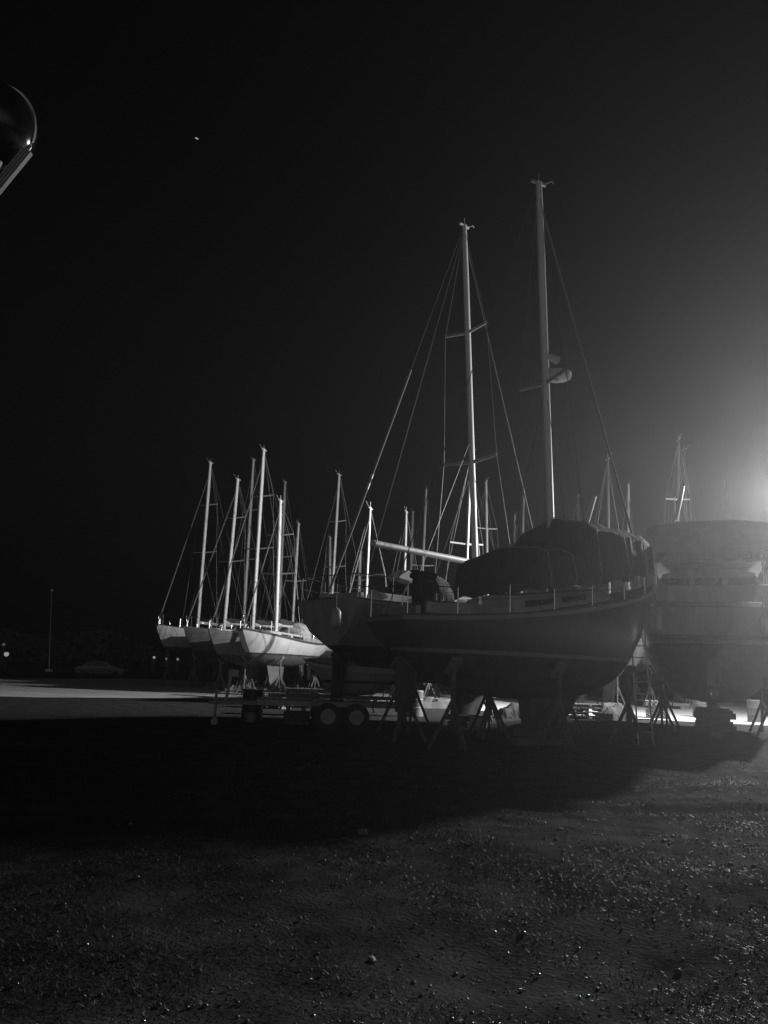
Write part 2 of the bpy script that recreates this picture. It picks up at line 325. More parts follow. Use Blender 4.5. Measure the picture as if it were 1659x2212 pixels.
# ------------------------------------------------------------------ sailboat
def sailboat(label, who, mb, mt, Y, head, aft, fore, zs, zwl, B, zk=None, mr=.085, rig=.011, detail=2, mats=(GEL, STRIPE, ANTI),
             boom=None, boomang=0, spread=((.46, 1.0), (.74, .8)), sprayhood=True, stands=4, keel='fin', rubrail=None, jib=True, group=None, sailcover=True, fly=.93, tr=.7, rails=True, Ltop=None, cabin=True, hood=None, spar=None, wires=True):
    head = R(head)
    pb = at(mb[0], mb[1], Y); root = thing('sailboat', (pb.x, pb.y, 0), head, label, 'sailboat', group)
    Fi = (Matrix.Translation((pb.x, pb.y, 0)) @ Matrix.Rotation(head, 4, 'Z')).inverted()
    top = Fi @ at(mt[0], mt[1], Ltop or Y)
    zk_ = zk if zk is not None else zwl - .55
    S, HB = hull_parts(root, aft, fore, zs, zwl, zk_, B, mats=mats, rubrail=rubrail, tr=tr, n=30 if detail else 16)
    L = aft + fore; zd = S(aft / L)
    # keel and rudder
    kb = MB(); kz = .35
    if keel == 'fin':
        kb.loft([[Vector((x0 + lx * a, th * b_, z)) for a, b_ in ((0, 0), (.15, 1), (.5, 1), (1, 0), (.5, -1), (.15, -1))] for x0, lx, th, z in ((-1.1, 1.9, .10, zk_ + .12), (-1.0, 1.45, .09, (zk_ + kz) / 2), (-.95, 1.2, .12, kz + .1), (-1.0, 1.3, .1, kz))], True, True, True)
    else:
        kb.loft([[Vector((x0 + lx * a, th * b_, z)) for a, b_ in ((0, 0), (.1, 1), (.7, 1), (1, 0), (.7, -1), (.1, -1))] for x0, lx, th, z in ((-aft * .82, L * .68, .16, zk_ + .15), (-aft * .78, L * .55, .12, (zk_ + kz) / 2), (-aft * .72, L * .42, .12, kz))], True, True, True)
    kb.build('keel', mats[2], root)
    rb = MB(); xr = -aft + .35
    rb.loft([[Vector((xr + lx * a, .045 * b_, z)) for a, b_ in ((0, 0), (.2, 1), (1, 0), (.2, -1))] for lx, z in ((.55, zwl + .05), (.5, zwl - .5), (.36, max(kz + .15, zwl - 1.2)))], True, True, True)
    rb.build('rudder', mats[2], root)
    # mast
    base = Vector((0, 0, zd + .02)); hgt = top.z - base.z
    def on(t): return base.lerp(top, t)
    m_ = MB(); m_.tube([on(0), on(.85), on(1)], [mr, mr, mr * .8], 12, flat=.8)
    mast = m_.build('mast', spar or ALU, root)
    mh = MB(); mh.tube([on(1) + Vector((-.25, 0, -.05)), on(1) + Vector((.22, 0, -.02))], mr * .45, 6); mh.tube([on(1), on(1) + Vector((0, 0, .25))], .012, 5)
    mh.tube([on(1) + Vector((.2, 0, 0)), on(1) + Vector((.45, 0, .18)), on(1) + Vector((.55, .02, .15))], .01, 5); mh.build('masthead_fitting', ALU2, mast)
    tips = {1: [], -1: []}
    for ft, hl in spread:
        for sd in (1, -1):
            s_ = MB(); e = on(ft) + Vector((-.12, sd * hl, .06)); s_.tube([on(ft), e], [.065, .055] if detail == 2 else [.045, .04], 6, flat=.6)
            s_.build('spreader', ALU2, mast); tips[sd].append(e)
    if wires:
        bowp = Vector((fore - .15, 0, S(1) + .05)); stp = Vector((-aft + .05, 0, S(0) + .02))
        fb = MB(); a = on(fly)
        if jib: fb.tube([bowp + Vector((0, 0, .1)), bowp.lerp(a, .07), bowp.lerp(a, .96)], [rig * 1.2, rig * 3.2, rig * 1.8], 8)
        fb.tube([bowp, a], rig, 5); fb.build('forestay', SAIL if jib else WIRE, root)
        MB().tube([stp, on(1)], rig, 5).build('backstay', WIRE, root)
        for sd in (1, -1):
            ch = Vector((-.15, sd * (HB(-.15) - .06), zd)); pts = [ch] + tips[sd] + [on(.99)]
            MB().tube(pts, rig * .9, 5).build('shroud', WIRE, root)
            if detail: MB().tube([ch + Vector((-.45, 0, 0)), on(spread[0][0] - .02)], rig * .8, 5).build('shroud', WIRE, root)
        if detail:
            MB().tube([base + Vector((mr * 1.5, .05, .9)), on(.97) + Vector((mr, .03, 0))], rig * .6, 4).build('halyard', WIRE, root)
    # deck house and cockpit
    if cabin:
        c0 = -aft * .42; c1 = fore * .42
        coachroof(root, c0, c1, B * .6, B * .34, S((c0 + aft) / L) + .0, S((c1 + aft) / L), .42, .3, mats[0] if mats[0] is not NAVY else GEL)
        ck = MB()
        for sd in (1, -1): ck.box(((c0 - aft * .9) / 2, sd * B * .27, S(.2) + .12), (aft * .46, .1, .26))
        ck.box((-aft * .93 + .1, 0, S(.05) + .1), (.12, B * .45, .22)); ck.build('cockpit_coaming', GEL2, root, smooth=False, bevel=.02)
        if sprayhood:
            sp = MB(); rg = []
            for x, h, w in ((c0 + .5, .42, .27), (c0 + .2, .95, .29), (c0 - .35, 1.05, .3), (c0 - .4, 1.0, .3)):
                rg.append([Vector((x, B * w * math.cos(a_), S((x + aft) / L) + .05 + h * max(0, math.sin(a_)) ** .6)) for a_ in [math.pi * j / 10 for j in range(11)]])
            sp.loft(rg, False); o = sp.build('sprayhood', hood or CANVAS, root, angle=60); sm = o.modifiers.new('thickness', 'SOLIDIFY'); sm.thickness = .015
    # boom
    if boom:
        zb = zd + boom[1]; a = math.pi + R(boomang); e = Vector((math.cos(a) * boom[0], math.sin(a) * boom[0], zb + boom[2]))
        bb = MB(); bb.tube([Vector((-.1, 0, zb)), e], [mr * .8, mr * .8], 10)
        bo = bb.build('boom', ALU, root)
        if sailcover:
            sc = MB(); A = Vector((-.2, 0, zb + .14)); E = e + Vector((0, 0, .1))
            sc.tube([A, A.lerp(E, .1), A.lerp(E, .3), A.lerp(E, .7), E], [.1, .2, .17, .12, .07], 10, flat=.7); sc.build('sail_cover', CANVAS, bo)
        MB().tube([e * .98 + Vector((0, 0, .05)), on(.99)], rig * .6, 4).build('topping_lift', WIRE, bo)
        MB().tube([e * .85 + Vector((0, 0, 0)), (e.x * .85 - .1, 0, S(.12) + .1)], .012, 5).build('mainsheet', WIRE, bo)
    # rails
    if rails:
        rr = .014 if detail else .018
        pu = MB(); zb = S(1); hb = lambda x: HB(x) - .06
        xa = fore - 1.25; h = .6
        pu.tube([(xa, hb(xa), S(.85) + h), (fore - .35, .2, zb + h + .03), (fore - .1, 0, zb + h + .05), (fore - .35, -.2, zb + h + .03), (xa, -hb(xa), S(.85) + h)], rr, 6)
        for sd in (1, -1):
            pu.tube([(xa, sd * hb(xa), S(.85)), (xa, sd * hb(xa), S(.85) + h)], rr, 6); pu.tube([(fore - .45, sd * .16, zb), (fore - .35, sd * .2, zb + h + .03)], rr, 6)
        pu.build('pulpit', STEEL, root)
        ps = MB(); xs = -aft + 1.1; w = hb(-aft + .12); z0 = S(0)
        ps.tube([(xs, hb(xs), z0 + h), (-aft + .12, w, z0 + h), (-aft + .08, 0, z0 + h), (-aft + .12, -w, z0 + h), (xs, -hb(xs), z0 + h)], rr, 6)
        for x, y in ((xs, hb(xs)), (xs, -hb(xs)), (-aft + .12, w), (-aft + .12, -w)): ps.tube([(x, y, z0 - .03), (x, y, z0 + h)], rr, 6)
        ps.tube([(xs, hb(xs), z0 + h * .5), (-aft + .12, w, z0 + h * .5)], rr * .8, 6); ps.tube([(xs, -hb(xs), z0 + h * .5), (-aft + .12, -w, z0 + h * .5)], rr * .8, 6)
        ps.build('pushpit', STEEL, root)
        if detail:
            for sd in (1, -1):
                li = MB(); prev = None; nst = 5
                for i in range(nst + 1):
                    x = xs + (xa - xs) * i / nst; p = Vector((x, sd * hb(x), S((x + aft) / L))); q_ = p + Vector((0, 0, h))
                    if 0 < i < nst: li.tube([p - Vector((0, 0, .05)), q_], rr * .9, 6)
                    if prev: li.tube([prev, q_], .006, 4); li.tube([prev - Vector((0, 0, h * .48)), q_ - Vector((0, 0, h * .48))], .006, 4)
                    prev = q_
                li.build('lifeline', STEEL, root)
            for sd in (1, -1): MB().tube([(-aft * .6, sd * B * .27, S(.2) + .24), (-aft * .6, sd * B * .27, S(.2) + .42)], [.075, .06], 10).build('winch', STEEL, root)
    # stands and blocks
    Fw = Matrix.Translation((pb.x, pb.y, 0)) @ Matrix.Rotation(head, 4, 'Z')
    if stands:
        xs = [-aft * .6, fore * .35] if stands == 4 else ([-aft * .3] if stands == 2 else [-aft * .75, -aft * .2, fore * .4])
        for x in xs:
            for sd in (1, -1):
                y = sd * HB(x) * .78
                p = Fw @ Vector((x, y, 0)); o_ = Fw @ Vector((x, -y, 0))
                side = ('left' if p.x < o_.x else 'right') if abs(math.cos(head)) < .8 else ('near' if p.y < o_.y else 'far')
                end = '' if len(xs) == 1 else (' aft' if x == xs[0] else (' forward' if x == xs[-1] else ' middle'))
                place_stand(p, head + (math.pi if sd < 0 else 0) + math.pi / 2, (zwl - .25) / 1.02, side + end + ' prop under ' + who, 'prop stands under ' + who)
        blocks(root, (-.7, .0) if keel == 'fin' else (-aft * .5, fore * .1), kz - .02, who)
    return root, Fw, S, HB, on

# ---- B : big yacht behind, pointing away to the right
B_, BF, BS, BHB, Bon = sailboat('large yacht with a bare silver boom, its mast left of the tallest one', 'the yacht with the bare boom',
    (1030, 1290), (1003, 486), 24, 45, 6.1, 4.1, (3.2, 3.3, 4.0), 2.0, 3.5, zk=1.2, mr=.112, rig=.010, boom=(4.5, 1.45, .0), sailcover=False, spread=((.36, 1.05), (.70, .85)), fly=.965, mats=(GEL2, STRIPE, ANTI), keel='fin', stands=6, jib=True, tr=.62)
# thick sleeve on the lower backstay, extra stays
q1 = Vector((-6.05, 0, BS(0) + .02)); MB().tube([q1.lerp(Bon(1), .02), q1.lerp(Bon(1), .54)], .034, 8).build('stay_sleeve', mat('grey_sleeve', .3, .8), B_)
MB().tube([Bon(.42), BF.inverted() @ at(905, 1240, 21)], .008, 5).build('running_backstay', WIRE, B_)
MB().tube([Bon(.99), BF.inverted() @ at(800, 1215, 20.5)], .012, 5).build('running_backstay', WIRE, B_)
dr = MB(); q0 = Vector((-6.05, 0, BS(0) + .02)); dr.tube([q0.lerp(Bon(1), .235), q0.lerp(Bon(1), .25)], .04, 8); dr.tube([q0.lerp(Bon(1), .26), q0.lerp(Bon(1), .27)], .04, 8); dr.build('stay_insulator', PLAST, B_)
pc = MB(); q = [BF.inverted() @ at(x, y, Y) for x, y, Y in ((833, 1247, 20.3), (858, 1232, 20.8), (880, 1256, 20.8), (872, 1262, 20.3))]
pc.loft([[v for v in q], [v + Vector((.25, -.2, .02)) for v in q]], True, True, True); pc.build('cockpit_awning', CANVASP, B_, smooth=False)
sp = MB(); sp.bar(BF.inverted() @ at(884, 1256, 20), BF.inverted() @ at(872, 1282, 20), .16, .05); sp.build('lifebuoy_pouch', PLAST, B_, smooth=False, bevel=.01)

# ---- B2 : dark long-keeled yacht with the tallest mast, under a winter cover
C_, CF, CS, CHB, Con = sailboat('dark yacht under a winter cover, with the tallest mast and a round radar', 'the dark covered yacht',
    (1195, 1290), (1164, 393), 18.5, 30, 4.6, 3.3, (2.6, 2.95, 3.85), 1.9, 3.0, zk=1.0, mr=.105, rig=.011, boom=None, spread=((.50, .85),), fly=.955, mats=(NAVY, mat('pale_boot_stripe', .32, .5), ANTI), rubrail=mat('pale_rubbing_strake', .3, .5), keel='fin', stands=6, sprayhood=False, tr=.5)
iv = CF.inverted()
cv = MB(); rg = []
prof = [(-1.78, 3.7), (-1.74, 4.28), (-1.45, 4.36), (-1.1, 4.30), (-.75, 4.36), (-.35, 4.38), (-.2, 4.85), (-.05, 5.2), (.5, 5.2), (.95, 5.1), (1.4, 5.16), (1.9, 5.1), (2.35, 5.12), (2.7, 5.0), (2.85, 4.5)]
for i, (x, zr) in enumerate(prof):
    w = max(.5, CHB(x)) + .04 + (.03 if i % 2 else -.02); z0 = CS((x + 4.6) / 7.9) + (.42 if i % 2 else .52)
    rg.append([Vector((x + .02 * math.sin(i * 2.3 + q), w * a, z0 + (zr - z0) * c)) for q, (a, c) in enumerate(((1, 0), (1.02, .18), (.97, .45), (.93, .72), (.72, .87), (.36, .93), (.08, 1), (-.08, 1), (-.36, .93), (-.72, .87), (-.93, .72), (-.97, .45), (-1.02, .18), (-1, 0)))])
cv.loft(rg, False, True, True); o = cv.build('winter_cover', CANVAS, C_, angle=24)
rp_ = MB()
for i in (2, 4, 7, 9, 11, 13): rp_.tube([v + Vector((0, v.y * .012, .02)) for v in rg[i]], .012, 5)
rp_.build('lashing', mat('rope', .45, .9, var=.3, scale=40), o)
for px0, py0, px1, py1, Y in ((1284, 1072, 1262, 1150, 20.6),):
    MB().tube([iv @ at(px0, py0, Y), iv @ at(px1, py1, Y - .1), (iv @ at(px1, py1, Y - .1)) - Vector((.1, 0, 1.4))], .06, 10).build('davit_pole', PLAST, C_)
# radar dome and deck light on its mast
mastC = [c for c in C_.children if c.name.startswith('mast')][0]
rd = MB(); pr = Con(.525) + Vector((.38, 0, 0)); rd.tube([pr + Vector((0, 0, -.1)), pr + Vector((0, 0, -.06)), pr + Vector((0, 0, .06)), pr + Vector((0, 0, .11))], [.24, .36, .36, .2], 16); rd.build('radar_dome', PLAST, mastC)
rb_ = MB(); rb_.bar(Con(.51), pr + Vector((0, 0, -.12)), .12, .06); rb_.build('radar_bracket', ALU2, mastC, smooth=False)
dl = MB(); pd = Con(.565); dl.tube([pd + Vector((.05, 0, 0)), pd + Vector((.42, 0, -.02))], [.07, .11], 10); dl.build('deck_light', PLAST, mastC)
# low stern gear seen against the lit yard
def tall(px, py0, py1, Y, r, name, par, Fw, m=STEEL):
    a = Fw.inverted() @ at(px[0], py0, Y); b = Fw.inverted() @ at(px[1], py1, Y); t = MB(); t.tube([a, b], r, 8); return t.build(name, m, par)
ob = MB(); p = iv @ at(912, 1330, 17.2); ob.box(p + Vector((0, 0, .42)), (.4, .36, .8)); ob.box(p + Vector((0, 0, .87)), (.5, .44, .14)); ob.build('binnacle_cover', CANVAS, C_, smooth=False, bevel=.06)

# ---- motor cruiser, stern towards the camera, at the right
def motor_cruiser():
    c = at(1538, 1400, 22.2); hd = R(68)
    root = thing('motor_cruiser', (c.x, c.y, 0), hd, 'motor cruiser seen stern-on at the right edge, canopy over its flybridge', 'motor boat')
    Fw = Matrix.Translation((c.x, c.y, 0)) @ Matrix.Rotation(hd, 4, 'Z'); iv = Fw.inverted()
    S, HB = hull_parts(root, 0, 8.6, (3.6, 3.65, 4.4), 2.5, .85, 4.15, tr=.95, mats=(GEL2, STRIPE, ANTI2), rake=1.6, trake=-.15, q=2.2, bottom_full=2.6, stripe=.07, rail=GEL)
    coachroof(root, 2.0, 6.6, 3.1, 2.0, 3.72, 4.15, 1.15, .7, GEL2, True, 'wheelhouse')
    # aft bulkhead glazing of the wheelhouse
    for y in (-.95, 0, .95):
        w = MB(); w.box((1.985, y, 4.35), (.03, .78, .62)); w.build('window', GLASS, root, smooth=False)
    cp = MB()
    for sd in (1, -1): cp.box((1.05, sd * 1.72, 3.98), (1.9, .16, .5))
    cp.box((.12, 0, 3.98), (.16, 3.3, .5)); cp.build('cockpit_coaming', GEL2, root, smooth=False, bevel=.05)
    st = MB(); st.box((-.42, 0, 2.72), (.75, 3.1, .09)); st.build('swim_platform', TEAK, root, smooth=False, bevel=.02)
    fl = MB(); fl.box((2.5, 0, 5.0), (3.9, 3.1, .1)); 
    for sd in (1, -1): fl.box((3.0, sd * 1.45, 5.22), (2.6, .1, .36))
    fl.box((4.3, 0, 5.22), (.1, 2.85, .4)); fl.build('flybridge', GEL2, root, smooth=False, bevel=.03)
    for sd in (1, -1):
        MB().tube([(.65, sd * 1.45, 3.85), (.65, sd * 1.45, 4.96)], .035, 8).build('deck_support', STEEL, root)
    cn = MB(); rg = []
    for x, h in ((.2, .72), (.4, 1.08), (1.8, 1.16), (3.2, 1.1), (3.6, .7)):
        rg.append([Vector((x, a * 1.8, 5.2 + (h - .14) * b_)) for a, b_ in ((1.04, 0), (1, .55), (.88, .9), (.4, 1.0), (-.4, 1.0), (-.88, .9), (-1, .55), (-1.04, 0))])
    cn.loft(rg, False, True, True)
    for x in (.5, 2.0, 3.5):
        for sd in (1, -1): MB().tube([(x, sd * 1.62, 5.0), (x, sd * 1.72, 5.75)], .022, 6).build('canopy_post', STEEL, root)
    cn.build('flybridge_canopy', CANVASP, root, angle=35)
    rl = MB()
    for z in (5.35, 5.65):
        rl.tube([(2.4, 1.52, z), (.62, 1.52, z), (.56, 0, z), (.62, -1.52, z), (2.4, -1.52, z)], .014, 6)
    for y in (-1.52, -.75, 0, .75, 1.52): rl.tube([(.6, y, 5.04), (.6, y, 5.66)], .014, 6)
    rl.build('flybridge_rail', STEEL, root)
    ar = MB(); ar.tube([(3.7, 1.35, 5.3), (3.2, 1.1, 6.5), (3.2, -1.1, 6.5), (3.7, -1.35, 5.3)], .05, 8); ar.build('radar_arch', GEL2, root)
    for y, h in ((.9, 1.0), (-.7, 1.5)):
        MB().tube([(3.25, y, 6.5), (3.2, y, 6.5 + h)], .018, 5).build('aerial', PLAST, root)
    for _ in (0,):
        MB().tube([iv @ at(1460, 1125, 23.5), iv @ at(1475, 1050, 23.5)], .06, 10).build('canopy_pole', PLAST, root)
    # outdrive leg
    od = MB(); od.box((-.25, 0, 1.75), (.4, .34, .7)); od.box((-.32, 0, 1.3), (.6, .12, .5)); od.tube([(-.75, 0, 1.25), (0, 0, 1.25)], [.05, .11], 10); od.build('outdrive', DARKP, root, smooth=False, bevel=.03)
    for i, (x, y) in enumerate(((.8, 0), (3.4, 0), (6.2, 0))):
        b = MB(); n = 5
        for k in range(n): b.box((0, 0, .17 * (k + .5)), (.25 if k % 2 else 1.1, 1.1 if k % 2 else .28, .165))
        o = b.build('keel_block', WOOD, None, smooth=False, bevel=.01); o.location = Fw @ Vector((x, y, 0)); o.rotation_euler.z = hd
        tag(o, ('nearest', 'middle', 'farthest')[i] + ' keel blocks under the motor cruiser', 'timber block', 'timber blocks under the motor cruiser')
    for x, sd in ((1.2, 1), (1.2, -1), (4.5, 1), (4.5, -1)):
        place_stand(Fw @ Vector((x, sd * 1.45, 0)), hd, 1.55, ('near ' if x < 2 else 'far ') + ('left' if sd > 0 else 'right') + ' prop stand under the motor cruiser', 'prop stands under the motor cruiser')
    # lines from the deck to the ground
    return root, Fw
MC, MCF = motor_cruiser()

# boarding ladder leaning between the covered yacht and the cruiser
def ladder():
    a = at(1394, 1560, 19.3); foot = Vector((a.x, a.y, 0)); t = at(1376, 1345, 20.2)
    d = Vector((t.x - foot.x, t.y - foot.y, 0)); L = math.hypot(d.length, t.z); root = thing('boarding_ladder', foot, 0, 'aluminium boarding ladder leaning beside the bow of the dark covered yacht', 'ladder')
    up = (t - foot); right = Vector((.17, -.02, 0))
    for s in (1, -1): MB().bar(right * s, right * s + up, .03, .07).build('rail', ALU, root, smooth=False)
    n = 10
    for i in range(1, n): MB().tube([right * -1 + up * i / n, right + up * i / n], .014, 6).build('rung', ALU, root)
ladder()

# ---- tandem axle trailer with a small covered boat, below the big yacht's stern
def trailer():
    Y = 18.2; o = gnd(735, 1572); root = thing('boat_trailer', (o.x, o.y, 0), R(8), 'low tandem-axle boat trailer standing below the stern of the large yacht', 'trailer')
    fr = MB()
    for sd in (.75, -.75): fr.bar((-2.2, sd, .62), (1.6, sd, .62), .08, .12)
    for x in (-2.1, -1.0, .2, 1.5): fr.bar((x, -.75, .6), (x, .75, .6), .07, .1)
    fr.bar((-2.2, .75, .6), (-3.4, 0, .55), .07, .1); fr.bar((-2.2, -.75, .6), (-3.4, 0, .55), .07, .1); fr.build('frame', GALV, root, smooth=False)
    wp = MB(); wp.bar((-3.0, 0, .55), (-2.9, 0, 1.35), .08, .08); wp.box((-2.85, 0, 1.3), (.25, .2, .18)); wp.build('winch_post', GALV, root, smooth=False)
    jk = MB(); jk.tube([(-3.25, 0, .0), (-3.25, 0, .9)], .035, 8); jk.tube([(-3.25, -.05, .08), (-3.25, .05, .08)], .09, 12); jk.build('jockey_wheel', GALV, root)
    for y in (-.95, .95):
        for x in (-.42, .30):
            w = MB(); w.tube([(x, y - .1, .33), (x, y - .09, .33), (x, y + .09, .33), (x, y + .1, .33)], [.27, .33, .33, .27], 24); tyre = w.build('wheel', RUBBER, root)
            rm = MB(); s_ = 1 if y > 0 else -1
            rm.tube([(x, y + s_ * .085, .33), (x, y + s_ * .106, .33)], [.2, .185], 20); rm.build('rim', GALV, tyre)
            hb = MB(); hb.tube([(x, y + s_ * .1, .33), (x, y + s_ * .14, .33)], [.06, .045], 10); hb.build('hub', GALV, tyre)
        mg = MB(); rg = []
        for i in range(9):
            a = math.pi * i / 8; x = -.06 - math.cos(a) * .8; z = .45 + .33 * math.sin(a) ** .4 if 0 < i < 8 else .45
            rg.append([Vector((x, y - .13, z)), Vector((x, y + .13, z)), Vector((x, y + .13, z + .02)), Vector((x, y - .13, z + .02))])
        mg.loft(rg, True, True, True); mg.build('mudguard', GALV, root)
    for sd in (.45, -.45): MB().bar((-1.9, sd, .78), (1.4, sd, .78), .12, .07).build('bunk', WOOD, root, smooth=False)
    lb = MB(); lb.box((1.68, 0, .66), (.05, 1.7, .14)); lb.build('light_board', PLAST, root, smooth=False)
    # the small boat on it
    b2 = thing('motor_boat', root.location + Vector((.45, .06, 0)), R(188), 'small pale motor boat with a tarpaulin, lying on the tandem-axle trailer', 'motor boat')
    S, HB = hull_parts(b2, 1.0, 1.5, (1.55, 1.53, 1.72), 1.15, .83, 1.5, tr=.85, mats=(GEL2, STRIPE, GEL2), rake=.6, trake=0, n=20, q=2.0)
    tp = MB(); rg = []
    for x, h in ((-.97, .12), (-.6, .26), (-.2, .34), (.3, .28), (.9, .16), (1.4, .05)):
        w = max(.08, HB(x)) + .03; z0 = S((x + 1.0) / 2.5)
        rg.append([Vector((x, w * a, z0 - .1 + (h + .1) * c + .02 * rnd.random())) for a, c in ((1.02, 0), (1, .35), (.6, .8), (.2, 1), (-.2, 1), (-.6, .8), (-1, .35), (-1.02, 0))])
    tp.loft(rg, False, True, True); tp.build('tarpaulin', CANVASP, b2, angle=30)
    om = MB(); om.box((-1.2, 0, 1.7), (.34, .28, .42)); om.box((-1.2, 0, 1.3), (.15, .13, .5)); om.box((-1.22, 0, .98), (.26, .05, .26)); om.tube([(-1.4, 0, .95), (-1.05, 0, .95)], [.03, .07], 8); om.build('outboard_motor', DARKP, b2, smooth=False, bevel=.04)
    return root
trailer()

# clutter around the trailer and under the hulls
def pallets(px, py, n, rz, label):
    p = gnd(px, py); root = thing('pallet_stack', p, rz, label, 'pallets', 'pallet stacks in the yard')
    for i in range(n):
        b = MB(); z = .145 * i
        for x in (-.5, 0, .5): b.box((x, 0, z + .05), (.09, .8, .09))
        for y in (-.36, -.18, 0, .18, .36): b.box((0, y, z + .108), (1.2, .1, .022))
        b.build('pallet', WOOD, root, smooth=False)
pallets(655, 1545, 6, R(10), 'stack of six timber pallets beside the front of the trailer')
pallets(590, 1530, 4, R(-20), 'lower stack of four timber pallets left of the trailer')
pallets(960, 1530, 3, R(25), 'stack of three timber pallets under the dark covered yacht')
def drum(px, py, label, m=DARKP):
    p = gnd(px, py); root = thing('oil_drum', p, rnd.random() * 6, label, 'drum', 'oil drums in the yard')
    b = MB(); z = 0; pts = []; r = []
    for z, q_ in ((0, .285), (.02, .3), (.28, .29), (.3, .305), (.32, .29), (.56, .29), (.58, .305), (.6, .29), (.86, .3), (.88, .285)): pts.append((0, 0, z)); r.append(q_)
    b.tube(pts, r, 20); b.build('barrel', m, root, angle=25)
    l = MB(); l.tube([(.15, 0, .88), (.15, 0, .9)], .03, 8); l.build('cap', GALV, root)
drum(543, 1560, 'dark oil drum standing left of the trailer drawbar')
drum(1165, 1545, 'dark oil drum below the bow of the dark covered yacht')
drum(895, 1548, 'pale oil drum right of the trailer', GALV)
def tarp_heap(px, py, sx, sy, h, label, m=CANVASP, seed=1):
    r_ = random.Random(seed); p = gnd(px, py); b = MB(); N = 14; rg = []
    for i in range(N + 1):
        u = i / N * 2 - 1; row = []
        for j in range(N + 1):
            v = j / N * 2 - 1; d = max(abs(u), abs(v)); z = h * (1 - d ** 3) * (.75 + .25 * math.sin(u * 5 + seed) * math.cos(v * 4)) + (.05 * r_.random() if d < .95 else 0)
            row.append(Vector((u * sx * (1 + .05 * r_.random()), v * sy * (1 + .05 * r_.random()), max(.004, z))))
        rg.append(row)
    b.loft(rg, False); o = b.build('tarpaulin_heap', m, None, angle=70); o.location = p; tag(o, label, 'tarpaulin')
tarp_heap(950, 1530, 1.1, .6, .5, 'creased tarpaulin thrown over gear under the dark covered yacht', mat('worn_tarpaulin', .16, .85, var=.4, scale=5, bump=.5), 4)
tarp_heap(1200, 1558, .5, .4, .35, 'small pale bundle on the lit ground below the covered yacht', CANVASP, 2)
def rope_coil(px, py, label):
    p = gnd(px, py); b = MB()
    for k in range(5):
        rr = .28 - .02 * (k % 2); b.tube([(rr * math.cos(a) + .02 * math.sin(3 * a + k), rr * math.sin(a), .03 + .045 * k) for a in [2 * math.pi * i / 22 for i in range(23)]], .022, 6)
    o = b.build('rope_coil', mat('rope', .45, .9, var=.3, scale=40), None); o.location = p; tag(o, label, 'rope')
pallets(1262, 1553, 4, R(5), 'added stack of four timber pallets masking lit ground under the covered yacht bow')  # added to darken the bright ground seen under the bow
pallets(1418, 1551, 5, R(70), 'added stack of five timber pallets masking lit ground left of the cruiser keel blocks')  # added to break up the bright strip under the cruiser
drum(1512, 1549, 'added oil drum masking lit ground just left of the motor cruiser keel blocks', RUST)  # added dark shape interrupting the same bright strip
drum(1632, 1560, 'added oil drum masking lit ground below the right quarter of the motor cruiser', RUST)  # added to cut off the bright strip at its right end
tarp_heap(1330, 1553, .7, .5, .6, 'added dark tarpaulin heap masking lit ground below the gap beside the motor cruiser', CANVAS, 7)  # dark heap added to hide lit ground in the gap
tarp_heap(1120, 1552, .8, .5, .55, 'added dark tarpaulin heap masking lit ground right of the coiled rope', CANVAS, 9)  # dark heap added where lit ground would show too bright
def fender(px, py, Y, label, r=.13, L=.5):
    p = at(px, py, Y); root = thing('fender', p, 0, label, 'fender', 'fenders hanging from the boats')
    b = MB(); b.tube([(0, 0, -L / 2), (0, 0, -L / 2 + .05), (0, 0, -L / 2 + .12), (0, 0, L / 2 - .12), (0, 0, L / 2 - .05), (0, 0, L / 2)], [.03, r * .75, r, r, r * .75, .03], 14); b.build('body', PLAST, root, angle=80)
    MB().tube([(0, 0, L / 2), (0, 0, L / 2 + .55)], .01, 5).build('line', WIRE, root)
fender(1418, 1345, 21.9, 'pale fender at the left corner of the motor cruiser transom')
fender(1650, 1350, 21.6, 'pale fender at the right corner of the motor cruiser transom')
fender(725, 1335, 18.6, 'pale fender on the side of the yacht with the bare boom')
fender(1010, 1378, 17.0, 'pale fender amidships on the dark covered yacht')
rope_coil(1030, 1572, 'coiled pale rope on the dark ground in front of the covered yacht')
def crate(px, py, s, label, m=WOOD):
    p = gnd(px, py); root = thing('crate', p, rnd.random(), label, 'crate', 'crates in the yard')
    w, d, h = s
    for z in (h * .18, h * .5, h * .82):
        for sd in (1, -1):
            pass
    sl = MB()
    for z in (h * .18, h * .5, h * .82):
        sl.box((0, d / 2, z), (w, .02, h * .24)); sl.box((0, -d / 2, z), (w, .02, h * .24)); sl.box((w / 2, 0, z), (.02, d - .03, h * .24)); sl.box((-w / 2, 0, z), (.02, d - .03, h * .24))
    sl.build('slats', m, root, smooth=False)
    for a in (1, -1):
        for b_ in (1, -1): MB().box((a * (w / 2 - .035), b_ * (d / 2 - .035), h / 2), (.04, .04, h)).build('corner_post', m, root, smooth=False)
    MB().box((0, 0, .02), (w - .05, d - .05, .02)).build('base', m, root, smooth=False)
crate(1240, 1552, (.6, .45, .4), 'pale slatted crate standing beside a prop stand under the covered yacht')
crate(1305, 1560, (.5, .4, .3), 'low slatted crate between the covered yacht and the ladder')
crate(640, 1565, (.6, .4, .35), 'slatted crate in front of the trailer wheels', RUST)

